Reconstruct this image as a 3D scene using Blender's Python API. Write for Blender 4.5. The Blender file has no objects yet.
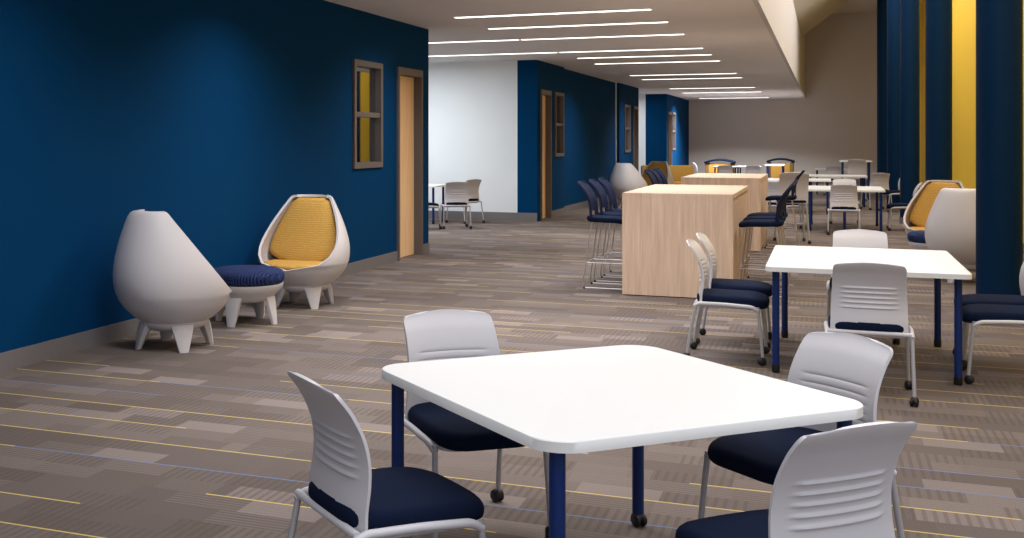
import bpy, bmesh, math, random
from mathutils import Vector, Matrix
PI = math.pi
C = bpy.context.scene.collection
random.seed(4)

# ------------------------------------------------------------------ materials
def s2l(c):
    return tuple((v/12.92 if v <= .04045 else ((v+.055)/1.055)**2.4) for v in [x/255 for x in c]) + (1,)

def mat(name, rgb, rough=.5, metal=0, spec=.5, noise=0, nscale=40, bump=0, bscale=200, sheen=0, coat=0):
    m = bpy.data.materials.new(name); m.use_nodes = True
    nt = m.node_tree; b = nt.nodes['Principled BSDF']; col = s2l(rgb)
    b.inputs['Base Color'].default_value = col
    b.inputs['Roughness'].default_value = rough
    b.inputs['Metallic'].default_value = metal
    b.inputs['Specular IOR Level'].default_value = spec
    if sheen: b.inputs['Sheen Weight'].default_value = sheen
    if coat: b.inputs['Coat Weight'].default_value = coat
    tc = nt.nodes.new('ShaderNodeTexCoord')
    if noise:
        n = nt.nodes.new('ShaderNodeTexNoise'); n.inputs['Scale'].default_value = nscale; n.inputs['Detail'].default_value = 4
        nt.links.new(tc.outputs['Object'], n.inputs['Vector'])
        mx = nt.nodes.new('ShaderNodeMix'); mx.data_type = 'RGBA'
        mx.inputs[6].default_value = tuple(v*(1-noise) for v in col[:3])+(1,)
        mx.inputs[7].default_value = tuple(min(1, v*(1+noise)) for v in col[:3])+(1,)
        nt.links.new(n.outputs['Fac'], mx.inputs[0]); nt.links.new(mx.outputs[2], b.inputs['Base Color'])
    if bump:
        n = nt.nodes.new('ShaderNodeTexNoise'); n.inputs['Scale'].default_value = bscale
        nt.links.new(tc.outputs['Object'], n.inputs['Vector'])
        bp = nt.nodes.new('ShaderNodeBump'); bp.inputs['Strength'].default_value = bump; bp.inputs['Distance'].default_value = .002
        nt.links.new(n.outputs['Fac'], bp.inputs['Height']); nt.links.new(bp.outputs['Normal'], b.inputs['Normal'])
    return m

def emis(name, rgb, s):
    m = bpy.data.materials.new(name); m.use_nodes = True
    b = m.node_tree.nodes['Principled BSDF']
    b.inputs['Base Color'].default_value = s2l(rgb)
    b.inputs['Emission Color'].default_value = s2l(rgb); b.inputs['Emission Strength'].default_value = s
    return m

class NG:
    """tiny helper for node maths"""
    def __init__(s, nt): s.nt = nt
    def _in(s, sock, v):
        if hasattr(v, 'is_output'): s.nt.links.new(v, sock)
        else: sock.default_value = v
    def m(s, op, a, b=0., c=0.):
        n = s.nt.nodes.new('ShaderNodeMath'); n.operation = op
        s._in(n.inputs[0], a); s._in(n.inputs[1], b); s._in(n.inputs[2], c)
        return n.outputs[0]
    def hash(s, x, y, z=0.):
        cb = s.nt.nodes.new('ShaderNodeCombineXYZ'); s._in(cb.inputs[0], x); s._in(cb.inputs[1], y); s._in(cb.inputs[2], z)
        w = s.nt.nodes.new('ShaderNodeTexWhiteNoise'); w.noise_dimensions = '3D'
        s.nt.links.new(cb.outputs[0], w.inputs['Vector'])
        return w.outputs['Value']
    def mix(s, f, a, b):
        n = s.nt.nodes.new('ShaderNodeMix'); n.data_type = 'RGBA'
        s._in(n.inputs[0], f); s._in(n.inputs[6], a); s._in(n.inputs[7], b)
        return n.outputs[2]

def carpet_material():
    m = bpy.data.materials.new('plank_carpet'); m.use_nodes = True
    nt = m.node_tree; g = NG(nt); b = nt.nodes['Principled BSDF']
    tc = nt.nodes.new('ShaderNodeTexCoord'); sp = nt.nodes.new('ShaderNodeSeparateXYZ')
    nt.links.new(tc.outputs['Object'], sp.inputs[0]); X, Y = sp.outputs[0], sp.outputs[1]
    yr = g.m('DIVIDE', g.m('SUBTRACT', Y, 5.236-40/3), 1/3)
    row = g.m('FLOOR', yr); fy = g.m('FRACT', yr)
    xo = g.m('ADD', X, g.m('MULTIPLY', g.hash(row, 3.3), 7.0)); xo = g.m('ADD', xo, 40)
    col = g.m('FLOOR', xo)
    tr = g.hash(col, row, 1.5)
    base = g.mix(tr, s2l((103, 93, 89)), s2l((123, 112, 107)))
    # sub blocks inside a plank: half rows, uneven lengths
    sub = g.m('FLOOR', g.m('MULTIPLY', fy, 2.0)); srow = g.m('ADD', g.m('MULTIPLY', row, 2.0), sub)
    xs = g.m('ADD', g.m('DIVIDE', xo, .37), g.m('MULTIPLY', g.hash(srow, 9.1), 3.0)); sc = g.m('FLOOR', xs)
    h1 = g.hash(sc, srow, 4.2); h2 = g.hash(sc, srow, 8.7)
    c = g.mix(g.m('MULTIPLY', g.m('SUBTRACT', h1, .5), .0), base, base)
    c = g.mix(g.m('MULTIPLY', g.m('GREATER_THAN', h1, .90), .45), c, s2l((156, 143, 138)))
    c = g.mix(g.m('MULTIPLY', g.m('LESS_THAN', h1, .28), .35), c, s2l((98, 86, 78)))
    # ribbed areas: ribs along the corridor or across it
    r1 = g.m('GREATER_THAN', g.m('SINE', g.m('MULTIPLY', X, 2*PI/.042)), .25)
    r2 = g.m('GREATER_THAN', g.m('SINE', g.m('MULTIPLY', Y, 2*PI/.03)), .2)
    w1 = g.m('MULTIPLY', r1, g.m('MULTIPLY', g.m('GREATER_THAN', h2, .58), .38))
    w2 = g.m('MULTIPLY', r2, g.m('MULTIPLY', g.m('LESS_THAN', h2, .30), .22))
    c = g.mix(w1, c, s2l((88, 77, 70)))
    c = g.mix(w2, c, s2l((158, 146, 138)))
    # fibre grain
    n = nt.nodes.new('ShaderNodeTexNoise'); n.inputs['Scale'].default_value = 190; n.inputs['Detail'].default_value = 2
    nt.links.new(tc.outputs['Object'], n.inputs['Vector'])
    gr = g.m('MULTIPLY', g.m('SUBTRACT', n.outputs['Fac'], .42), 1.6)
    c = g.mix(g.m('MULTIPLY', gr, .8), c, s2l((60, 52, 47)))
    # yellow and blue pinlines on plank edges
    xl = g.m('ADD', g.m('DIVIDE', xo, 1.35), g.m('MULTIPLY', g.hash(row, 5.9), 5.0)); lc = g.m('FLOOR', xl)
    hl = g.hash(lc, row, 2.2)
    online = g.m('LESS_THAN', fy, .033)
    c = g.mix(g.m('MULTIPLY', g.m('MULTIPLY', online, g.m('LESS_THAN', hl, .42)), .72), c, s2l((226, 200, 112)))
    c = g.mix(g.m('MULTIPLY', g.m('MULTIPLY', online, g.m('GREATER_THAN', hl, .76)), .85), c, s2l((104, 128, 168)))
    nt.links.new(c, b.inputs['Base Color'])
    b.inputs['Roughness'].default_value = .95; b.inputs['Specular IOR Level'].default_value = .1
    bp = nt.nodes.new('ShaderNodeBump'); bp.inputs['Strength'].default_value = .5; bp.inputs['Distance'].default_value = .003
    nt.links.new(n.outputs['Fac'], bp.inputs['Height']); nt.links.new(bp.outputs['Normal'], b.inputs['Normal'])
    return m

def wood_material(name, a, bcol, stretch=(14, 14, .8)):
    m = bpy.data.materials.new(name); m.use_nodes = True
    nt = m.node_tree; b = nt.nodes['Principled BSDF']; g = NG(nt)
    tc = nt.nodes.new('ShaderNodeTexCoord'); mp = nt.nodes.new('ShaderNodeMapping'); mp.inputs['Scale'].default_value = stretch
    nt.links.new(tc.outputs['Object'], mp.inputs[0])
    n = nt.nodes.new('ShaderNodeTexNoise'); n.inputs['Scale'].default_value = 3; n.inputs['Detail'].default_value = 6
    nt.links.new(mp.outputs[0], n.inputs['Vector'])
    c = g.mix(g.m('SMOOTHSTEP' if False else 'MULTIPLY', g.m('SUBTRACT', n.outputs['Fac'], .25), 2.0), s2l(a), s2l(bcol))
    nt.links.new(c, b.inputs['Base Color']); b.inputs['Roughness'].default_value = .45
    return m

def woven_material(name, a, bcol, scale=60):
    m = bpy.data.materials.new(name); m.use_nodes = True
    nt = m.node_tree; b = nt.nodes['Principled BSDF']; g = NG(nt)
    tc = nt.nodes.new('ShaderNodeTexCoord'); sp = nt.nodes.new('ShaderNodeSeparateXYZ'); nt.links.new(tc.outputs['Object'], sp.inputs[0])
    cx = g.m('FLOOR', g.m('MULTIPLY', sp.outputs[0], scale*.2)); cy = g.m('FLOOR', g.m('MULTIPLY', g.m('ADD', sp.outputs[1], sp.outputs[2]), scale*.2))
    h = g.m('GREATER_THAN', g.hash(cx, cy), .5)
    s1 = g.m('SINE', g.m('MULTIPLY', sp.outputs[0], scale*2.4)); s2 = g.m('SINE', g.m('MULTIPLY', g.m('ADD', sp.outputs[1], sp.outputs[2]), scale*2.4))
    v = g.m('ADD', g.m('MULTIPLY', h, s1), g.m('MULTIPLY', g.m('SUBTRACT', 1., h), s2))
    c = g.mix(g.m('GREATER_THAN', v, .45), s2l(a), s2l(bcol))
    nt.links.new(c, b.inputs['Base Color']); b.inputs['Roughness'].default_value = .9; b.inputs['Specular IOR Level'].default_value = .2
    return m

def glass_material():
    m = bpy.data.materials.new('window_glass'); m.use_nodes = True
    nt = m.node_tree
    for n in list(nt.nodes): nt.nodes.remove(n)
    o = nt.nodes.new('ShaderNodeOutputMaterial'); mx = nt.nodes.new('ShaderNodeMixShader')
    t = nt.nodes.new('ShaderNodeBsdfTransparent'); t.inputs[0].default_value = (.55, .6, .62, 1)
    gl = nt.nodes.new('ShaderNodeBsdfGlossy'); gl.inputs['Roughness'].default_value = .02; gl.inputs['Color'].default_value = (.9, .95, 1, 1)
    mx.inputs[0].default_value = .6
    nt.links.new(t.outputs[0], mx.inputs[1]); nt.links.new(gl.outputs[0], mx.inputs[2]); nt.links.new(mx.outputs[0], o.inputs[0])
    return m

M = dict(
    blue=mat('blue_wall_paint', (0, 55, 97), .85, spec=.06, noise=.03, nscale=3, bump=.05),
    column=mat('blue_column_paint', (0, 35, 66), .6, spec=.1, noise=.03, nscale=3),
    yellow=mat('yellow_wall_paint', (252, 206, 62), .7, spec=.2, noise=.03, nscale=3),
    white_wall=mat('white_wall_paint', (226, 231, 234), .8, spec=.2, noise=.02, nscale=3),
    greige=mat('greige_wall_paint', (205, 199, 195), .8, spec=.2, noise=.03, nscale=2),
    ceil=mat('ceiling_paint', (224, 222, 224), .9, spec=.1, noise=.03, nscale=1.5),
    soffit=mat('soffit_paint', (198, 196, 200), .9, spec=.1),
    base=mat('grey_baseboard_vinyl', (112, 108, 110), .6, noise=.04),
    frame=mat('taupe_metal_frame', (98, 90, 88), .5),
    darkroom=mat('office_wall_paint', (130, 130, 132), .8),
    door=wood_material('maple_door', (236, 194, 146), (248, 212, 168), (6, 6, .6)),
    maple=wood_material('maple_laminate', (196, 168, 145), (224, 198, 176)),
    carpet=carpet_material(),
    chrome=mat('brushed_chrome', (186, 180, 180), .35, metal=.5),
    plastic=mat('light_grey_plastic', (200, 197, 201), .42, noise=.01),
    leg=mat('silver_grey_paint', (176, 175, 178), .4, metal=.25),
    laminate=mat('white_laminate', (226, 226, 225), .42, noise=.01),
    edge=mat('white_edge_band', (232, 230, 228), .5),
    navyleg=mat('navy_powder_coat', (8, 38, 94), .45, spec=.3),
    navy=mat('navy_upholstery', (15, 25, 48), .95, spec=.1, noise=.15, nscale=300, bump=.4, bscale=600),
    navyshell=mat('navy_stool_shell', (9, 26, 62), .7, spec=.2, noise=.2, nscale=160, bump=.5, bscale=300),
    black=mat('black_rubber', (14, 14, 17), .5),
    egg=mat('pale_shell_plastic', (200, 196, 199), .5, noise=.01),
    gold=woven_material('gold_woven_fabric', (184, 140, 66), (206, 164, 88), 190),
    ottotop=woven_material('navy_patterned_fabric', (18, 28, 62), (46, 62, 108), 110),
    goldplain=mat('ochre_upholstery', (150, 112, 42), .85, noise=.1),
    brownplain=mat('dark_ochre_panel', (92, 70, 26), .85, noise=.1),
    led=emis('led_diffuser', (255, 252, 246), 3.0),
    glass=glass_material(),
    sill=mat('brushed_steel', (190, 190, 190), .35, metal=1),
)

# ------------------------------------------------------------------ mesh helpers
def tag(o, label=None, cat=None, group=None, kind=None):
    if label: o['label'] = label
    if cat: o['category'] = cat
    if group: o['group'] = group
    if kind: o['kind'] = kind
    return o

def obj(name, bm, m, parent=None, smooth=True, angle=40):
    me = bpy.data.meshes.new(name)
    bmesh.ops.recalc_face_normals(bm, faces=bm.faces)
    if smooth:
        for f in bm.faces: f.smooth = True
        for e in bm.edges:
            if len(e.link_faces) == 2 and e.calc_face_angle(0) > math.radians(angle): e.smooth = False
    bm.to_mesh(me); bm.free()
    me.materials.append(M[m])
    o = bpy.data.objects.new(name, me); C.objects.link(o)
    if parent is not None: o.parent = parent
    return o

def empty(name, loc=(0, 0, 0), rz=0):
    o = bpy.data.objects.new(name, None); C.objects.link(o)
    o.location = loc; o.rotation_euler = (0, 0, rz); o.empty_display_size = .1
    return o

def struct(name, bm, m, parent=None, smooth=False):
    o = obj(name, bm, m, parent, smooth)
    if parent is None: o['kind'] = 'structure'
    return o

def box(bm, x0, x1, y0, y1, z0, z1, bev=0):
    r = bmesh.ops.create_cube(bm, size=1)
    for v in r['verts']:
        v.co = Vector(((x0+x1)/2+v.co.x*(x1-x0), (y0+y1)/2+v.co.y*(y1-y0), (z0+z1)/2+v.co.z*(z1-z0)))
    if bev:
        es = list({e for v in r['verts'] for e in v.link_edges})
        bmesh.ops.bevel(bm, geom=es, offset=bev, segments=2, affect='EDGES', profile=.5)
    return bm

def bxm(*a, **k): return box(bmesh.new(), *a, **k)

def rings(bm, loops, cap0=True, cap1=True):
    vs = [[bm.verts.new(p) for p in L] for L in loops]
    n = len(vs[0])
    for i in range(len(vs)-1):
        for j in range(n):
            bm.faces.new((vs[i][j], vs[i][(j+1) % n], vs[i+1][(j+1) % n], vs[i+1][j]))
    if cap0: bm.faces.new(vs[0][::-1])
    if cap1: bm.faces.new(vs[-1])
    return vs

def lathe(bm, prof, at=(0, 0, 0), n=28, axis='z'):
    loops = []
    for r, z in prof:
        L = []
        for k in range(n):
            a = 2*PI*k/n; x, y = r*math.cos(a), r*math.sin(a)
            p = (x, y, z) if axis == 'z' else ((z, x, y) if axis == 'x' else (x, z, y))
            L.append((p[0]+at[0], p[1]+at[1], p[2]+at[2]))
        loops.append(L)
    rings(bm, loops)
    return bm

def fillet(pts, r, n=5):
    out = [Vector(pts[0])]
    for i in range(1, len(pts)-1):
        p0, p, p1 = Vector(pts[i-1]), Vector(pts[i]), Vector(pts[i+1])
        a = (p0-p); b = (p1-p); d = min(r, a.length*.45, b.length*.45)
        A = p+a.normalized()*d; B = p+b.normalized()*d
        for k in range(n+1):
            t = k/n; out.append(A*(1-t)**2+p*2*t*(1-t)+B*t*t)
    out.append(Vector(pts[-1]))
    return out

def tube(bm, pts, r, n=10, sx=1.0, r1=None):
    """round tube along pts (sx flattens it sideways; r1 = end radius)"""
    pts = [Vector(p) for p in pts]; loops = []
    N = len(pts); up = None
    for i, p in enumerate(pts):
        d = (pts[min(i+1, N-1)]-pts[max(i-1, 0)]).normalized()
        if up is None:
            up = Vector((0, 0, 1)) if abs(d.z) < .9 else Vector((0, 1, 0))
        s = d.cross(up).normalized(); up = s.cross(d).normalized()
        rr = r if r1 is None else r+(r1-r)*i/(N-1)
        loops.append([p+s*math.cos(2*PI*k/n)*rr*sx+up*math.sin(2*PI*k/n)*rr for k in range(n)])
    rings(bm, loops)
    return bm

def tubem(*a, **k): return tube(bmesh.new(), *a, **k)

def super_loop(a, b, z, e=4, n=40, zf=None, cx=0, cy=0):
    L = []
    for k in range(n):
        t = 2*PI*k/n; c, s = math.cos(t), math.sin(t)
        x = a*math.copysign(abs(c)**(2/e), c); y = b*math.copysign(abs(s)**(2/e), s)
        L.append((x+cx, y+cy, z+(zf(x, y) if zf else 0)))
    return L

def pad(bm, a, b, z0, z1, r, e=5, zf=None, n=44, dome=0, cx=0, cy=0):
    """cushion / slab: rounded plan, rounded edges, many inner rings so that it can be curved by zf"""
    h = z1-z0; r = min(r, h/2); L = []
    for f in (.25, .5, .75): L.append(super_loop((a-r)*f, (b-r)*f, z0, e, n, zf, cx, cy))
    for k in range(5):
        t = PI/2*k/4; L.append(super_loop(a-r+r*math.sin(t), b-r+r*math.sin(t), z0+r-r*math.cos(t), e, n, zf, cx, cy))
    for k in range(5):
        t = PI/2*k/4; L.append(super_loop(a-r+r*math.cos(t), b-r+r*math.cos(t), z1-r+r*math.sin(t), e, n, zf, cx, cy))
    for f in (.75, .5, .25): L.append(super_loop((a-r)*f, (b-r)*f, z1+dome*(1-f*f), e, n, zf, cx, cy))
    rings(bm, L)
    return bm

def round_poly(pts, r, n=6):
    out = []; N = len(pts)
    for i in range(N):
        p0, p, p1 = Vector(pts[i-1]), Vector(pts[i]), Vector(pts[(i+1) % N])
        a = (p0-p).normalized(); b = (p1-p).normalized()
        ang = a.angle(b)/2; d = r/math.tan(ang)
        A = p+a*d; B = p+b*d; cen = p+(a+b).normalized()*(r/math.sin(ang))
        va, vb = A-cen, B-cen; th = va.angle(vb)
        for k in range(n+1):
            t = k/n
            v = (va*math.sin((1-t)*th)+vb*math.sin(t*th))/math.sin(th)
            out.append(cen+v)
    return out

def prism(bm, loop2, z0, z1, bev=0):
    lo = [(p[0], p[1], z0) for p in loop2]
    hi = [(p[0], p[1], z1-bev) for p in loop2]
    Ls = [lo, hi]
    if bev:
        c = sum((Vector((p[0], p[1])) for p in loop2), Vector((0, 0)))/len(loop2)
        Ls.append([(p[0]+(c.x-p[0])*bev*1.2, p[1]+(c.y-p[1])*bev*1.2, z1) for p in loop2])
    rings(bm, Ls)
    return bm

def copy_tree(o, parent=None, loc=None, rz=None, label=None, group=None):
    c = o.copy(); C.objects.link(c)
    if parent is not None: c.parent = parent
    for ch in list(o.children): copy_tree(ch, c)
    if parent is None:
        c.location = loc; c.rotation_euler = (0, 0, rz)
        if label: c['label'] = label
        if group: c['group'] = group
    return c

# ------------------------------------------------------------------ setting
CEIL = 3.19
WX = -5.26
struct('floor', bxm(-14, 6, -4, 48, -.1, 0), 'carpet')

def wall_x(name, m, X, y0, y1, holes=(), t=.2, z1=CEIL, back=None):
    """wall whose face looks to +X, with holes (y0,y1,z0,z1)"""
    bm = bmesh.new(); y = y0
    for (a, b, c, d) in sorted(holes):
        box(bm, X-t, X, y, a, 0, z1)
        if c > 0: box(bm, X-t, X, a, b, 0, c)
        box(bm, X-t, X, a, b, d, z1)
        y = b
    box(bm, X-t, X, y, y1, 0, z1)
    return struct(name, bm, m)

def window(n, X, y0, y1, z0=1.26, z1=2.60, rows=2):
    f = .07
    bm = bmesh.new()
    for a in ((y0, y0+f, z0, z1), (y1-f, y1, z0, z1), (y0+f, y1-f, z0, z0+f), (y0+f, y1-f, z1-f, z1)):
        box(bm, X-.21, X+.03, a[0], a[1], a[2], a[3])
    zm = (z0+z1)/2
    box(bm, X-.10, X+.015, y0+f, y1-f, zm-.03, zm+.03)
    w = struct('window_%d' % n, bm, 'frame')
    g = struct('glass_pane', bxm(X-.06, X-.05, y0+f, y1-f, z0+f, zm-.03), 'glass', w)
    g = struct('glass_pane', bxm(X-.06, X-.05, y0+f, y1-f, zm+.03, z1-f), 'glass', w)
    return w

def door(n, X, y0, y1, z1=2.60, lever_far=False):
    f = .06; bm = bmesh.new()
    for a in ((y0, y0+f, 0, z1), (y1-f, y1, 0, z1), (y0+f, y1-f, z1-f*1.6, z1)):
        box(bm, X-.205, X+.03, a[0], a[1], a[2], a[3])
    box(bm, X-.205, X-.13, y0+f, y0+f+.02, 0, z1-f*1.6)          # stops
    box(bm, X-.205, X-.13, y1-f-.02, y1-f, 0, z1-f*1.6)
    d = struct('door_%d' % n, bm, 'frame')
    leaf = struct('door_leaf', bxm(X-.13, X-.085, y0+f+.004, y1-f-.004, .008, z1-f*1.6-.004), 'door', d)
    hy = y0+f+.08
    h = bmesh.new(); lathe(h, [(.001, X-.085), (.026, X-.085), (.026, X-.075), (.010, X-.073), (.010, X-.045), (.001, X-.045)], (0, hy, 1.02), 16, 'x')
    tube(h, [(X-.05, hy-.005, 1.02), (X-.05, hy+.11, 1.02)], .009)
    struct('door_lever', h, 'sill', leaf, True)
    return d

W1 = (12.81, 13.77, 1.26, 2.58); D1 = (14.35, 15.35, 0, 2.58)
wall_x('wall_left', 'blue', WX, -4, 15.68, (W1, D1))
window(1, WX, *W1[:2], 1.26, 2.58); door(1, WX, 14.35, 15.35, 2.58)
struct('baseboard_left', box(bxm(WX, WX+.015, -4, 14.35, 0, .135), WX, WX+.015, 15.35, 15.68, 0, .135), 'base')
# dim office behind the first window
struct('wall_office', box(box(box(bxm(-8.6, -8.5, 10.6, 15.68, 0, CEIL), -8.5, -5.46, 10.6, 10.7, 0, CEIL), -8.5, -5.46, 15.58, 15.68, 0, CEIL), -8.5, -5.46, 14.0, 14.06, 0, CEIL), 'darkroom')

# recess with the small table, then the second block of rooms
B1 = 22.4
struct('wall_recess', bxm(-11, -5.66, B1, B1+.2, 0, CEIL), 'white_wall')
struct('wall_recess_side', bxm(-11.2, -11, 15.68, B1, 0, CEIL), 'white_wall')
struct('wall_recess_near', bxm(-11, -8.6, 15.48, 15.68, 0, CEIL), 'white_wall')
struct('wall_corner', bxm(-5.66, WX-.0, B1, B1+.2, 0, CEIL), 'blue')
struct('baseboard_recess', bxm(-11, WX, B1-.015, B1, 0, .17), 'base')
D2 = (22.66, 23.56, 0, 2.62); W2 = (23.95, 24.80, 1.26, 2.62)
wall_x('wall_rooms', 'blue', WX, B1+.2, 24.95, (D2, W2))
door(2, WX, *D2[:2], 2.62); window(2, WX, *W2[:2], 1.26, 2.62)
WX2 = WX-.10
wall_x('wall_corridor', 'blue', WX2, 24.95, 32.1)
struct('trim_1', bxm(WX2-.1, WX2+.03, 32.1, 32.16, 0, CEIL), 'white_wall')
D3 = (34.6, 35.5, 0, 2.62); W3 = (33.0, 34.0, 1.26, 2.62)
wall_x('wall_corridor_far', 'blue', WX, 32.16, 35.7, (W3, D3))
window(3, WX, *W3[:2], 1.26, 2.62); door(3, WX, *D3[:2], 2.62)
struct('baseboard_corridor', box(box(bxm(WX, WX+.015, 23.56, 24.95, 0, .14), WX2, WX2+.015, 24.95, 32.1, 0, .14), WX, WX+.015, 32.16, 34.6, 0, .14), 'base')
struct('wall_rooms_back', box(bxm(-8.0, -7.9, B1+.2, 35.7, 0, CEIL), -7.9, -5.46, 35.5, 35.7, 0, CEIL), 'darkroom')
B3 = 40.4; WX3 = -5.02
struct('wall_alcove', bxm(-11, -5.72, B3, B3+.2, 0, CEIL), 'white_wall')
struct('wall_alcove_corner', bxm(-5.72, WX3, B3, B3+.2, 0, CEIL), 'blue')
D4 = (40.75, 41.7, 0, 2.6); W4 = (41.9, 42.8, 1.26, 2.6)
wall_x('wall_end_rooms', 'blue', WX3, B3+.2, 47.3, (D4, W4))
window(4, WX3, *W4[:2], 1.26, 2.6); door(4, WX3, *D4[:2], 2.6)
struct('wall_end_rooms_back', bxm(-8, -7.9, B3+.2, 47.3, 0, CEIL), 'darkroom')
struct('baseboard_end', box(bxm(-11, WX3, B3-.015, B3, 0, .15), WX3, WX3+.015, 42.0, 47.3, 0, .15), 'base')
struct('wall_far', bxm(-9, 3.2, 47.3, 47.5, 0, 8), 'greige')
struct('baseboard_far', bxm(WX3, 2.6, 47.285, 47.3, 0, .15), 'base')
struct('wall_right', bxm(2.6, 2.8, 6, 47.3, 0, 8.2), 'yellow')
struct('baseboard_right', bxm(2.585, 2.6, 6, 47.3, 0, .14), 'base')

# low ceiling, soffit, sloping ceiling of the high bay
SX = -.77
struct('ceiling', box(bxm(-11.2, SX, 3.5, 47.3, CEIL, CEIL+.12), -6, -3.0, -4, 3.5, CEIL, CEIL+.12), 'ceil')
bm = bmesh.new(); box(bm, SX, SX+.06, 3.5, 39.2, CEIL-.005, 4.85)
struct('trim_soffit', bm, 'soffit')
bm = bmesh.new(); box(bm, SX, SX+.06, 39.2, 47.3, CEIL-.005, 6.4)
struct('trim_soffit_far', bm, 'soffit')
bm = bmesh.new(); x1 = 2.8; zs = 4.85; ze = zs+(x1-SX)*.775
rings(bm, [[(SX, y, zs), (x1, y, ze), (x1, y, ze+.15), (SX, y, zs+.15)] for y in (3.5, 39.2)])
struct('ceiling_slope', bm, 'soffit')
struct('ceiling_far_bay', bxm(SX, 2.8, 39.2, 47.3, 6.4, 6.5), 'greige')

# columns
COLY = [12.1, 18.25, 24.6, 29.6, 36.0]
def column_bm(h, r):
    return lathe(bmesh.new(), [(.001, .12), (r, .12), (r, h), (.001, h)], n=40)
labels = ['round blue column nearest the camera at the right edge', 'round blue column behind the gold egg chair', 'round blue column standing third in the row behind the nearest two',
          'round blue column fourth in the row, beside the far white tables', 'round blue column farthest in the row near the end wall']
names = []
for i, y in enumerate(COLY):
    x = (1.475, 1.475, 1.49, 1.50, 1.53)[i]; cr = (.19, .17, .17, .19, .19)[i]
    t = empty('column', (x, y, 0)); tag(t, labels[i], 'column', 'round blue columns')
    obj('shaft', column_bm(6.35, cr), 'column', t)
    obj('plinth', lathe(bmesh.new(), [(.001, 0), (cr+.012, 0), (cr+.012, .12), (.001, .12)], n=40), 'base', t)

# linear ceiling lights (x0, x1, y)
STRIPS = [
    (-4.40, -1.95, 14.2, "glowing linear ceiling light, nearest the camera in the corridor row"),
    (-4.40, -1.95, 15.8, "glowing linear ceiling light, second from the camera in the corridor row"),
    (-4.40, -1.95, 17.7, "glowing linear ceiling light, third from the camera in the corridor row"),
    (-4.40, -1.95, 20.5, "glowing linear ceiling light, fourth from the camera in the corridor row"),
    (-4.40, -1.95, 22.1, "glowing linear ceiling light, fifth from the camera in the corridor row"),
    (-4.40, -1.95, 23.9, "glowing linear ceiling light, sixth from the camera in the corridor row"),
    (-4.40, -1.95, 28.5, "glowing linear ceiling light, seventh from the camera in the corridor row"),
    (-4.40, -1.95, 30.5, "glowing linear ceiling light, eighth from the camera in the corridor row"),
    (-4.40, -1.95, 36.2, "glowing linear ceiling light, third from the end wall in the corridor row"),
    (-4.40, -1.95, 39.6, "glowing linear ceiling light, second from the end wall in the corridor row"),
    (-4.40, -1.95, 45.0, "glowing linear ceiling light, nearest the end wall in the corridor row"),
    (-7.2, -4.46, 17.7, "linear ceiling light reaching into the bright recess, nearer of two"),
    (-8.2, -4.46, 20.5, "linear ceiling light over the small table in the recess, farther of two"),
]
for i, (x0, x1, y, lab) in enumerate(STRIPS):
    t = empty('ceiling_light', ((x0+x1)/2, y, CEIL)); tag(t, lab, 'light', 'linear ceiling lights')
    L = (x1-x0)/2
    obj('housing', bxm(-L-.02, L+.02, -.06, .06, -.012, 0), 'edge', t, False)
    obj('diffuser', bxm(-L, L, -.045, .045, -.018, -.008), 'led', t, False)

# ------------------------------------------------------------------ stacking chair (four legs on castors)
def shell_bm(W, zb, zt, prof, wrap, ribs=None, cut=None, th=.012, nu=28, nv=60, R=.05, taper=.0, wb=None, arch=.012):
    """curved back shell; prof(t) gives y along the height"""
    bm = bmesh.new(); g = []
    wb = wb or W
    for j in range(nv+1):
        t = j/nv; z = zb+(zt-zb)*t; w = wb+(W-wb)*t
        dz = z-(zt-R)
        if dz > 0: w = w-2*R+2*math.sqrt(max(R*R-dz*dz, 0)) if dz < R else w-2*R
        row = []
        for i in range(nu+1):
            u = -1+2*i/nu; x = u*w/2
            y = prof(t)+wrap(t)*abs(u)**2.2
            zz = z+arch*(1-u*u)*t**3
            if ribs:
                z0, z1, cnt, uw, amp = ribs
                if z0 < z < z1:
                    ph = (z-z0)/(z1-z0)*cnt; fr = ph % 1.0
                    e = max(0., min(1., (uw-abs(u))/.10))
                    y -= amp*math.exp(-((fr-.5)/.17)**2)*e
            row.append(bm.verts.new((x, y, zz)))
        g.append(row)
    for j in range(nv):
        for i in range(nu):
            u = -1+2*(i+.5)/nu; t = (j+.5)/nv
            if cut and cut(u, t): continue
            bm.faces.new((g[j][i], g[j][i+1], g[j+1][i+1], g[j+1][i]))
    for v in [v for v in bm.verts if not v.link_faces]: bm.verts.remove(v)
    bmesh.ops.recalc_face_normals(bm, faces=bm.faces)
    bmesh.ops.solidify(bm, geom=list(bm.faces), thickness=th)
    return bm

def caster_bm():
    bm = bmesh.new()
    lathe(bm, [(.001, .058), (.009, .058), (.009, .03), (.001, .03)], n=10)
    for s in (-1, 1):
        lathe(bm, [(.001, s*.004), (.022, s*.004), (.0265, s*.009), (.0265, s*.018), (.021, s*.022), (.001, s*.022)], (0, -.006, .027), 18, 'x')
    lathe(bm, [(.001, -.02), (.017, -.02), (.024, -.012), (.024, .012), (.017, .02), (.001, .02)], (0, -.002, .036), 14, 'x')
    return bm
CAST = obj('caster', caster_bm(), 'black').data

def caster(parent, x, y, rz):
    o = bpy.data.objects.new('caster', CAST); C.objects.link(o); o.parent = parent
    o.location = (x, y, 0); o.rotation_euler = (0, 0, rz); return o

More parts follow.
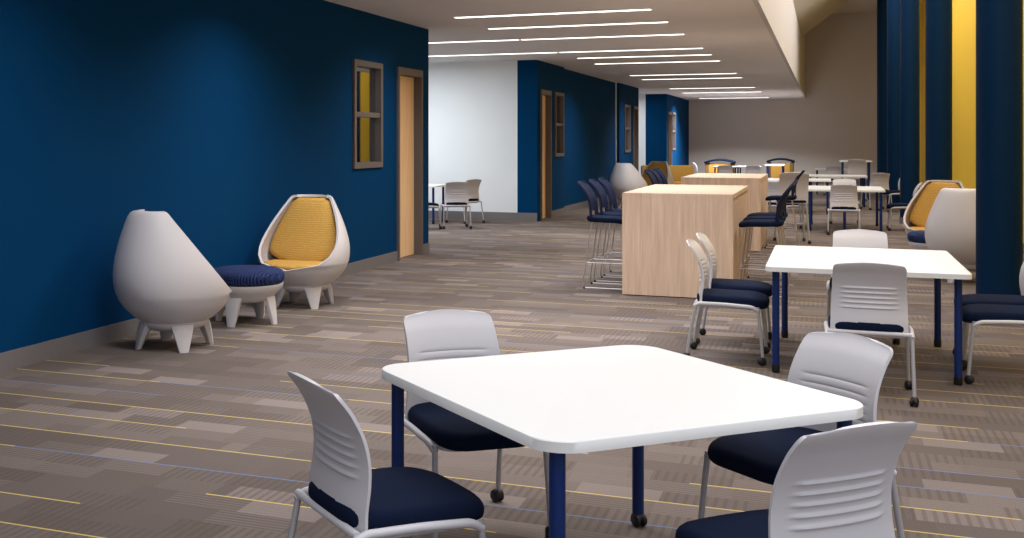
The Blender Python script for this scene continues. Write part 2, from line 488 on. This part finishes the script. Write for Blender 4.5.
def chair_prof(t):
    # y of the back surface from seat level up (front is +y)
    pts = [-.228, -.224, -.212, -.210, -.226, -.262, -.312]
    k = t*(len(pts)-1); i = min(int(k), len(pts)-2); f = k-i
    p0 = pts[max(i-1, 0)]; p1 = pts[i]; p2 = pts[i+1]; p3 = pts[min(i+2, len(pts)-1)]
    return .5*((2*p1)+(-p0+p2)*f+(2*p0-5*p1+4*p2-p3)*f*f+(-p0+3*p1-3*p2+p3)*f**3)

def make_chair():
    t = empty('stacking_chair')
    zf = lambda x, y: -.030*max(0, (y-.02)/.24)**2.5 - .004*abs(x/.2)**2 + .006*max(0, -y/.24)**2
    bm = pad(bmesh.new(), .232, .25, .408, .480, .030, 4.5, zf, dome=.004, cy=.018); obj('seat', bm, 'navy', t, angle=60)
    bm = pad(bmesh.new(), .236, .212, .390, .424, .014, 5, lambda x, y: -.030*max(0, (y-.02)/.24)**2.5)
    for s in (-1, 1):
        tube(bm, fillet([(s*.236, .205, .385), (s*.244, .16, .41), (s*.244, -.02, .420), (s*.238, -.20, .420), (s*.238, -.235, .400)], .05), .0145, 10)
    tube(bm, [(-.238, -.225, .418), (.238, -.225, .418)], .014, 10)
    obj('seat_frame', bm, 'plastic', t)
    cut = lambda u, v: (.065 < v < .15+.02*(1-u*u)) and abs(u) < .80
    bm = shell_bm(.410, .405, .845, chair_prof, lambda q: .034-.008*q, ribs=(.555, .705, 5, .76, .008), cut=cut, R=.035, wb=.445, nv=116)
    obj('backrest', bm, 'plastic', t, angle=50)
    for s in (-1, 1):
        L = obj('leg', tubem([(s*.236, .200, .41), (s*.242, .222, .20), (s*.246, .235, .05)], .0115, 10), 'leg', t)
        caster(L, s*.246, .235, .4*s)
        L = obj('leg', tubem([(s*.238, -.222, .41), (s*.243, -.262, .20), (s*.247, -.285, .05)], .0115, 10), 'leg', t)
        caster(L, s*.247, -.285, -.3*s)
    return t

chair0 = make_chair()
used = [False]
def place_chair(x, y, deg, label, group):
    """deg = direction the chair faces, measured from +X"""
    rz = math.radians(deg-90)
    if not used[0]:
        used[0] = True; o = chair0; o.location = (x, y, 0); o.rotation_euler = (0, 0, rz)
    else: o = copy_tree(chair0, None, (x, y, 0), rz)
    tag(o, label, 'chair', group); return o

# ------------------------------------------------------------------ tables
def make_table(loop, legs, label, group, name='meeting_table', foot='glide', h=.74, th=.034, r=.024, cat='table'):
    cx = sum(p[0] for p in loop)/len(loop); cy = sum(p[1] for p in loop)/len(loop)
    t = empty(name, (cx, cy, 0)); tag(t, label, cat, group)
    lp = [(p[0]-cx, p[1]-cy) for p in loop]
    obj('tabletop', prism(bmesh.new(), lp, h-th, h, .003), 'laminate', t)
    for (x, y) in legs:
        x -= cx; y -= cy
        L = obj('leg', lathe(bmesh.new(), [(.001, .055), (r, .055), (r, h-th-.006), (r*1.5, h-th-.004), (r*1.5, h-th), (.001, h-th)], (x, y, 0), 20), 'navyleg', t)
        if foot == 'glide':
            obj('glide', lathe(bmesh.new(), [(.001, 0), (r*.95, 0), (r*1.12, .01), (r*1.12, .055), (.001, .055)], (x, y, 0), 16), 'black', L)
        else:
            c = caster(L, x, y, .7); c.scale = (1.15, 1.15, 1.0)
    return t

def rect(x0, x1, y0, y1, r=.04): return round_poly([(x0, y0), (x1, y0), (x1, y1), (x0, y1)], r)

CEN = (-.722, 4.105)
hd = .625
a45 = math.radians(45)
def rot(p): return (CEN[0]+p[0]*math.cos(a45)-p[1]*math.sin(a45), CEN[1]+p[0]*math.sin(a45)+p[1]*math.cos(a45))
quad = [rot(p) for p in ((-hd, -hd), (hd, -hd), (hd, hd), (-hd, hd))]
lg = .55
t1 = make_table(round_poly(quad, .12, 10), [rot(p) for p in ((-lg, -lg), (lg, -lg), (lg, lg), (-lg, lg))],
                'large square white table with round navy legs nearest the camera', None, foot='caster')
make_table(rect(-.385, .87, 8.36, 10.1), [(-.32, 8.47), (.80, 8.49), (-.31, 10.0), (.80, 10.0)],
           'rectangular white table right of the wooden counters, with two chairs tucked at each side', 'white rectangular tables')

# chairs round the nearest table
G1 = 'chairs around the nearest table'
place_chair(-1.31, 3.51, 47, 'grey chair at lower left, seen from its ribbed back side, left of the nearest table', G1)
place_chair(-1.355, 4.59, -51, 'grey chair on the far left side of the nearest table, facing the camera', G1)
place_chair(-.11, 4.585, 226, 'grey chair tucked under the right far side of the nearest table', G1)
place_chair(-.11, 3.52, 135, 'grey chair at lower right with its curved back toward the camera', G1)
# second table
G2 = 'chairs around the second table'
place_chair(.245, 7.98, 90, 'grey chair with its back to the camera at the near end of the second table', G2)
place_chair(.26, 10.2, -90, 'grey chair at the far end of the second table, only its back top showing', G2)
place_chair(-.65, 8.93, 0, 'nearer of two grey chairs on the left side of the second table', G2)
place_chair(-.65, 9.62, 0, 'farther of two grey chairs on the left side of the second table', G2)
place_chair(1.10, 8.80, 180, 'nearer of two grey chairs on the right side of the second table', G2)
place_chair(1.13, 9.38, 180, 'farther of two chairs right of the second table, before the blue column', G2)

# ------------------------------------------------------------------ wooden counters
def make_counter(x0, x1, y0, y1, label):
    t = empty('bar_counter', ((x0+x1)/2, (y0+y1)/2, 0)); tag(t, label, 'counter', 'wooden bar height counters')
    a = (x1-x0)/2; b = (y1-y0)/2; h = 1.06
    obj('countertop', bxm(-a, a, -b, b, h-.045, h, bev=.002), 'maple', t, False)
    obj('end_panel', bxm(-a, a, -b, -b+.045, .01, h-.045, bev=.001), 'maple', t, False)
    obj('end_panel', bxm(-a, a, b-.045, b, .01, h-.045, bev=.001), 'maple', t, False)
    obj('side_panel', bxm(a-.05, a-.015, -b+.045, b-.045, .01, h-.045), 'maple', t, False)
    obj('side_panel', bxm(-a+.015, -a+.05, -b+.045, b-.045, .01, h-.045), 'maple', t, False)
    obj('plinth', bxm(-a+.03, a-.03, -b+.03, b-.03, 0, .012), 'black', t, False)
    return t
make_counter(-1.95, -.86, 12.1, 14.6, 'pale maple block counter nearer the camera with navy stools on both sides')
make_counter(-1.97, -.87, 17.5, 19.9, 'pale maple block counter behind the first, farther down the room')

# ------------------------------------------------------------------ bar stool with sled base
def stool_prof(t):
    pts = [-.185, -.192, -.195, -.212, -.255, -.320]
    k = t*(len(pts)-1); i = min(int(k), len(pts)-2); f = k-i
    p0 = pts[max(i-1, 0)]; p1 = pts[i]; p2 = pts[i+1]; p3 = pts[min(i+2, len(pts)-1)]
    return .5*((2*p1)+(-p0+p2)*f+(2*p0-5*p1+4*p2-p3)*f*f+(-p0+3*p1-3*p2+p3)*f**3)

def make_stool(shellm='navyshell', seatm='navy', rodm='chrome', rr=.0065):
    t = empty('bar_stool')
    zf = lambda x, y: -.028*max(0, (y-.02)/.22)**2.5 + .012*max(0, -y/.2)**2
    obj('seat', pad(bmesh.new(), .215, .22, .715, .77, .024, 4.5, zf), seatm, t, angle=60)
    cut = lambda u, v: (.08 < v < .26) and .16 < abs(u) < .78
    obj('backrest', shell_bm(.40, .72, 1.145, stool_prof, lambda q: .05-.015*q, cut=cut, R=.05, wb=.37, nu=24, nv=36, th=.014), shellm, t, angle=50)
    for s in (-1, 1):
        bm = tubem(fillet([(s*.165, .15, .727), (s*.215, .235, .012), (s*.215, -.245, .012), (s*.17, -.15, .727)], .03), rr, 8)
        L = obj('sled_frame', bm, rodm, t)
        for y in (.215, -.225):
            obj('glide', lathe(bmesh.new(), [(.001, 0), (.011, 0), (.013, .02), (.001, .024)], (s*.215, y, 0), 10), 'black', L)
    bm = tubem([(-.197, .203, .28), (.197, .203, .28)], rr, 8)
    tube(bm, [(-.20, -.21, .28), (.20, -.21, .28)], rr, 8)
    for s in (-1, 1): tube(bm, [(s*.197, .203, .28), (s*.20, -.21, .28)], rr, 8)
    obj('footrest', bm, rodm, t)
    bm = tubem([(-.165, .14, .722), (.165, .14, .722)], rr, 8); tube(bm, [(-.17, -.14, .722), (.17, -.14, .722)], rr, 8)
    obj('seat_rail', bm, rodm, t)
    return t
stool0 = make_stool(); su = [False]
def place_stool(x, y, deg, label, group):
    rz = math.radians(deg-90)
    if not su[0]: su[0] = True; o = stool0; o.location = (x, y, 0); o.rotation_euler = (0, 0, rz)
    else: o = copy_tree(stool0, None, (x, y, 0), rz)
    tag(o, label, 'stool', group)
G3 = 'navy bar stools left of the first counter'
place_stool(-2.19, 12.69, 0, 'nearest of the three navy bar stools on the left side of the front counter', G3)
place_stool(-2.19, 13.33, 0, 'middle of the three navy bar stools on the left side of the front counter', G3)
place_stool(-2.19, 13.93, 0, 'farthest of the three navy bar stools on the left side of the front counter', G3)
G4 = 'navy bar stools right of the first counter'
place_stool(-.62, 12.69, 180, 'nearest navy bar stool right of the front counter, above the white table', G4)
place_stool(-.62, 13.33, 180, 'second navy bar stool right of the front counter, half behind the nearest', G4)
place_stool(-.62, 13.95, 180, 'third navy bar stool right of the front counter, behind the other two', G4)
G5 = 'navy bar stools left of the second counter'
place_stool(-2.25, 18.1, 0, 'nearest navy bar stool left of the rear counter, back showing over the front counter', G5)
place_stool(-2.25, 18.7, 0, 'middle navy bar stool left of the rear counter', G5)
place_stool(-2.25, 19.3, 0, 'farthest navy bar stool left of the rear counter', G5)
place_stool(-.62, 18.4, 180, 'navy bar stool on the right side of the rear counter', 'navy bar stools right of the second counter')

# ------------------------------------------------------------------ egg lounge chair
def egg_f(z):
    zc = .50
    if z < zc: q = (zc-z)/.33; return math.sqrt(max(0, 1-q**2.3))
    q = (z-zc)/.72; return max(0, 1-q**1.75)
EGG = [(.20, .50, .48, 0), (.212, .58, .56, 0), (.235, .67, .65, 0), (.27, .76, .75, 0), (.32, .86, .86, .0), (.375, .94, .945, .0), (.43, .985, 1, .0),
       (.50, 1, 1.02, -.008), (.57, .99, 1.01, -.018), (.64, .955, .975, -.030), (.71, .90, .92, -.045), (.78, .835, .85, -.062), (.85, .76, .765, -.082),
       (.92, .675, .67, -.105), (.98, .595, .575, -.128), (1.02, .54, .50, -.145), (1.045, .50, .43, -.158), (1.058, .45, .35, -.17), (1.064, .36, .22, -.18)]
def egg_w(z):
    for a, b in zip(EGG, EGG[1:]):
        if a[0] <= z <= b[0]: return .435*(a[1]+(b[1]-a[1])*(z-a[0])/(b[0]-a[0]))
    return .435*.3
def egg_bm(th=.024):
    """shell swept as rings; above the seat lip each ring stays open at the front"""
    prof = EGG
    bm = bmesh.new(); n = 64; rows = []
    for z, fa, fb, yc in prof:
        a, b = .435*fa, .45*fb
        cut = .455-.635*min(1, max(0, (z-.395)/.67))**.56
        f0 = 0.
        if z > .40:
            f0 = math.acos(max(-1, min(1, (cut-yc)/b)))
        row = []
        for k in range(n+1):
            f = f0+(2*PI-2*f0)*k/n
            cs, sn = math.cos(f), math.sin(f)
            row.append(bm.verts.new((a*math.copysign(abs(sn)**.93, sn), yc+b*math.copysign(abs(cs)**.93, cs), z)))
        rows.append(row)
    for r0, r1 in zip(rows, rows[1:]):
        for k in range(n): bm.faces.new((r0[k], r0[k+1], r1[k+1], r1[k]))
    bm.faces.new(rows[0][:-1])
    bmesh.ops.remove_doubles(bm, verts=bm.verts, dist=.0005)
    bmesh.ops.recalc_face_normals(bm, faces=bm.faces)
    bmesh.ops.solidify(bm, geom=list(bm.faces), thickness=th)
    return bm
def leg_blade(bm, a, r0, r1, z0, w0=.055, w1=.028, d0=.04, d1=.022):
    ca, sa = math.cos(a), math.sin(a); Ls = []
    for k in range(7):
        t = k/6; r = r0+(r1-r0)*t**.8; z = z0*(1-t); w = w0+(w1-w0)*t; d = d0+(d1-d0)*t
        Ls.append([(ca*(r+dr)-sa*dw, sa*(r+dr)+ca*dw, z) for dr, dw in ((-d, -w*.5), (-d*.4, -w), (d*.6, -w), (d, -w*.5), (d, w*.5), (d*.6, w), (-d*.4, w), (-d, w*.5))])
    rings(bm, Ls); return bm
def legs4(t, r0, r1, z0, off=PI/4, m='egg', **k):
    for i in range(4): obj('leg', leg_blade(bmesh.new(), off+i*PI/2, r0, r1, z0, **k), m, t)

def make_egg():
    t = empty('egg_chair')
    obj('shell', egg_bm(), 'egg', t, angle=50)
    obj('base_dish', lathe(bmesh.new(), [(.001, .125), (.11, .128), (.19, .145), (.245, .175), (.262, .205), (.262, .222), (.001, .225)], n=40), 'egg', t)
    legs4(t, .215, .285, .20, w0=.088, w1=.034, d0=.05, d1=.022)
    # back cushion: follows the rim outline, leaning back
    bm = bmesh.new(); loops = []
    z0, z1 = .405, 1.035; out = []
    for k in range(25):
        z = z0+(z1-z0)*k/24
        w_ = (egg_w(z)-.042)*(1-.55*max(0, 1-(z-z0)/.13)**2.2)
        if z > z1-.035: w_ -= .035-math.sqrt(max(0, .035**2-(z-z1+.035)**2))
        out.append((w_, z))
    ring = out+[(-a, b) for a, b in reversed(out)]
    zc = .66
    for (f, h) in ((.4, -.10), (.90, -.085), (.97, -.06), (1, -.03), (.995, -.012), (.965, .006), (.85, .018), (.55, .022), (.2, .022)):
        loops.append([(x*f, .035-.34*((zc+(z-zc)*f)-.40)+h-.02, zc+(z-zc)*f) for x, z in ring])
    rings(bm, loops); obj('back_cushion', bm, 'gold', t, angle=80)
    bm = pad(bmesh.new(), .345, .27, .36, .425, .030, 2.5, lambda x, y: .010*(x/.3)**2, dome=.012, cy=.115)
    obj('seat_cushion', bm, 'gold', t, angle=80)
    return t
def square_legs(t, extra=0.):
    for c in t.children:
        if c.name.split('.')[0] == 'leg': c.rotation_euler = (0, 0, extra-t.rotation_euler[2])
egg0 = make_egg()
egg0.location = (-4.68, 7.76, 0); egg0.rotation_euler = (0, 0, math.radians(60-90))
GE = 'egg shaped lounge chairs'
tag(egg0, 'pale egg chair seen from behind, left of the round ottoman by the blue wall', 'chair', GE)
def egg(x, y, deg, lab):
    t = copy_tree(egg0, None, (x, y, 0), math.radians(deg-90), lab, GE); square_legs(t); return t
egg(-4.69, 10.18, 271, 'egg shaped lounge chair showing its gold cushions against the blue wall')
egg(1.50, 14.75, 60, 'grey egg chair seen from behind at right, partly hidden by the nearest blue column') 
egg(1.40, 17.25, 250, 'gold cushioned egg chair at right between the blue columns')
egg(-4.35, 28.0, 60, 'pale egg chair beyond the front counter, seen behind the navy stools')
egg(-4.05, 30.3, 250, 'gold cushioned egg chair beyond the front counter, next to the pale one')
square_legs(egg0)

def make_otto():
    t = empty('ottoman')
    obj('cushion', lathe(bmesh.new(), [(.001, .345), (.29, .345), (.325, .36), (.34, .39), (.34, .425), (.325, .455), (.28, .475), (.15, .486), (.001, .488)], n=48), 'ottotop', t)
    obj('shell', lathe(bmesh.new(), [(.001, .19), (.17, .19), (.23, .21), (.25, .24), (.285, .275), (.325, .315), (.33, .35), (.001, .35)], n=48), 'egg', t)
    legs4(t, .215, .275, .26, 0, w0=.082, w1=.034, d0=.036, d1=.022)
    return t
ot = make_otto(); ot.location = (-4.72, 9.03, 0); tag(ot, 'round ottoman with a navy patterned cushion between the two egg chairs by the wall', 'ottoman', 'round ottomans')
copy_tree(ot, None, (1.27, 15.85, 0), .5, 'round navy ottoman between the egg chairs at the right', 'round ottomans')

# ------------------------------------------------------------------ far furniture
def tbl(x0, x1, y0, y1, lab, extra=(), **k):
    i = .07
    make_table(rect(x0, x1, y0, y1), [(x0+i, y0+i), (x1-i, y0+i), (x0+i, y1-i), (x1-i, y1-i)]+list(extra), lab, k.pop('group', 'white rectangular tables'), **k)
tbl(-.33, .95, 21.9, 23.7, 'white table beyond the second one, third in the right-hand row', extra=[(.30, 22.0)])
tbl(-.40, .10, 26.9, 28.3, 'short white table left in the far row behind the third table')
tbl(-.42, .92, 30.2, 31.6, 'white table in the far row behind the third table')
tbl(-.32, 1.06, 37.2, 38.8, 'white table with a single chair before it near the end wall')
tbl(-1.50, -.82, 26.6, 28.2, 'white table just right of the rear wooden counter')
GF = 'grey chairs at the far tables'
place_chair(.28, 21.45, 90, 'grey chair at the near end of the third table, its back to the camera', 'chairs around the third table')
place_chair(.33, 24.1, -90, 'grey chair at the far end of the third table', 'chairs around the third table')
place_chair(1.27, 22.75, 180, 'grey chair with navy seat on the right of the third table', 'chairs around the third table')
place_chair(1.07, 29.3, 110, 'grey chair by the far tables, in front of the blue columns', GF)
place_chair(1.42, 28.6, 200, 'grey chair in profile against the far blue columns', GF)
place_chair(.20, 36.7, 90, 'grey chair before the farthest white table of the right row', GF)
place_chair(-.75, 22.4, 60, 'grey chair turned aside just right of the rear counter', GF)
place_chair(-2.8, 36.6, 90, 'left one of the two grey chairs showing over the rear counter', GF)
place_chair(-2.0, 36.4, 90, 'right one of the two grey chairs showing over the rear counter', GF)
place_chair(-3.85, 40.5, 0, 'lone chair in profile at the far left by the end of the blue wall', GF)
GT = 'small white tables near the end wall'
tbl(-3.45, -2.75, 39.6, 40.9, 'small white table at left above the rear counter', group=GT)
tbl(-2.75, -2.0, 39.9, 41.2, 'small white table in the middle above the rear counter', group=GT)
tbl(-2.0, -1.35, 43.3, 44.7, 'small white table before the dark seat near the end wall', group=GT)
# high table with grey stool near the right columns
make_table(rect(.35, 1.15, 34.0, 35.1), [(.42, 34.07), (1.08, 34.07), (.42, 35.0), (1.08, 35.0)], 'tall pale table far right beside the blue columns', None, name='high_table', h=1.05)

def grey_stool(x, y, deg, lab):
    t = empty('high_chair', (x, y, 0), math.radians(deg-90)); tag(t, lab, 'stool', 'grey high chairs')
    obj('seat', pad(bmesh.new(), .215, .215, .63, .67, .018, 4.5), 'navy', t)
    obj('backrest', shell_bm(.43, .62, 1.10, stool_prof, lambda q: .03, R=.04, nu=14, nv=20), 'plastic', t, angle=50)
    for s in (-1, 1):
        obj('leg', tubem([(s*.19, .17, .64), (s*.22, .24, .05)], .013, 8), 'leg', t)
        obj('leg', tubem([(s*.19, -.17, .64), (s*.22, -.27, .05)], .013, 8), 'leg', t)
        for y2 in (.24, -.27): caster(t.children[-1], s*.22, y2, 0)
    obj('footrest', tubem([(-.205, .205, .28), (.205, .205, .28)], .010, 8), 'leg', t)
    return t
grey_stool(-.50, 19.4, 100, 'grey high chair seen from behind, right of the rear counter')
grey_stool(.75, 33.5, 90, 'grey high chair at the tall table by the far columns')

# far lounge seats with dark tops
def lounge(x, y, w, h, lab, name='lounge_sofa'):
    t = empty(name, (x, y, 0)); tag(t, lab, 'sofa')
    a = w/2
    obj('side_panel', bxm(-a, -a+.12, -.35, .35, .02, h, bev=.015), 'brownplain', t)
    obj('side_panel', bxm(a-.12, a, -.35, .35, .02, h, bev=.015), 'brownplain', t)
    obj('backrest', bxm(-a+.12, a-.12, -.35, -.22, .05, h-.04, bev=.02), 'goldplain', t)
    obj('seat', bxm(-a+.12, a-.12, -.22, .34, .08, .42, bev=.03), 'goldplain', t)
    bm = bmesh.new(); Ls = []
    for k in range(13):
        u = -1+2*k/12; z = h+.10*(1-u*u)
        Ls.append([(u*(a+.03), yy, z+zz) for yy, zz in ((-.40, -.02), (.32, -.02), (.36, .01), (.32, .05), (-.40, .05), (-.44, .01))])
    rings(bm, Ls); obj('hood', bm, 'navy', t)
    return t
lounge(-3.6, 44.4, 1.0, .78, 'ochre seat with a curved navy top standing before the end wall')
lounge(-1.55, 45.6, .9, .80, 'dark seat with ochre trim before the end wall, right of the ochre one')

def far_bench(x, y, lab):
    t = empty('lounge_bench', (x, y, 0), math.radians(20)); tag(t, lab, 'sofa')
    obj('backrest', bxm(-.75, .75, .12, .28, .12, .88, bev=.05), 'goldplain', t)
    obj('seat', bxm(-.75, .75, -.4, .12, .12, .42, bev=.05), 'goldplain', t)
    for sx in (-.65, .65):
        for sy in (-.33, .2): obj('leg', lathe(bmesh.new(), [(.001, 0), (.02, 0), (.025, .13), (.001, .13)], (sx, sy, 0), 10), 'black', t)
far_bench(-4.2, 34.3, 'ochre sofa with a long low back beyond the gold egg chair at left')

# recess group
make_table(rect(-7.75, -6.85, 20.9, 21.75), [(-7.62, 21.62), (-6.95, 21.0), (-7.62, 21.0), (-6.95, 21.62)], 'small white table with navy legs in the bright recess at left', None)
GR = 'chairs in the bright recess'
place_chair(-6.28, 20.25, 115, 'grey chair in the recess with its back to the camera', GR)
place_chair(-6.5, 21.55, 150, 'white looking chair in the recess, in profile by the pale wall', GR)
place_chair(-6.75, 19.75, 60, 'chair in the recess half hidden behind the end of the blue wall', GR)

# ------------------------------------------------------------------ lights
def area(name, loc, sx, sy, p, rot=(0, 0, 0), col=(1, .97, .93)):
    l = bpy.data.lights.new(name, 'AREA'); l.shape = 'RECTANGLE'; l.size = sx; l.size_y = sy; l.energy = p; l.color = col
    o = bpy.data.objects.new(name, l); C.objects.link(o); o.location = loc; o.rotation_euler = rot
    return o
N = (1, .99, 1)
area('fill_near', (.3, 2.2, 5.2), 5.4, 6.0, 235, col=N)  # added overhead fill for the nearest table; no skylight is built
area('fill_bay', (.9, 19, 5.7), 1.6, 28, 680, col=N)  # added fill under the sloping ceiling, brightens the bay and yellow wall
area('fill_high_right', (2.35, 19, 6.9), .9, 24, 420, rot=(0, math.radians(60), 0), col=(.88, .93, 1))  # added cool fill from high right; the wall has no clerestory opening
area('recess_lamp', (-8.2, 19.2, 3.1), 3, 4, 250, col=(.90, .95, 1))
area('fill_alcove', (-7.2, 38.2, 3.1), 2, 3, 130, col=(.90, .95, 1))  # added fill to brighten the alcove, not a fitting
for yy, p in ((6.2, 70), (9.5, 110), (13.5, 95), (19, 85), (26, 95), (33, 130), (42.5, 560)):
    area('fill_corridor', (-2.9, yy, 3.15), 3.0, .5, p, col=N).data.spread = math.radians(140)  # added fills, not fittings: lift floor, ceiling bounce and end wall
w = bpy.data.worlds.new('sky'); bpy.context.scene.world = w; w.use_nodes = True
w.node_tree.nodes['Background'].inputs[0].default_value = (.88, .92, 1, 1)
w.node_tree.nodes['Background'].inputs[1].default_value = .85

# remove the loose prototype caster
for o in list(C.objects):
    if o.data == CAST and o.parent is None: bpy.data.objects.remove(o)

# ------------------------------------------------------------------ camera
cd = bpy.data.cameras.new('camera'); cam = bpy.data.objects.new('camera', cd); C.objects.link(cam)
F, CX, VX, HY = 1152.3, 350., 826., 140.5
cd.sensor_width = 36; cd.lens = F/1024*36
cd.shift_x = (512-CX)/1024; cd.shift_y = -(269-HY)/1024
cam.location = (0, 0, 1.60); cam.rotation_euler = (PI/2, 0, math.atan((VX-CX)/F))
cd.clip_end = 200
sc = bpy.context.scene; sc.camera = cam
sc.view_settings.view_transform = 'Standard'; sc.view_settings.look = 'None'
sc.view_settings.exposure = -.08; sc.view_settings.gamma = 1; sc.view_settings.use_curve_mapping = False
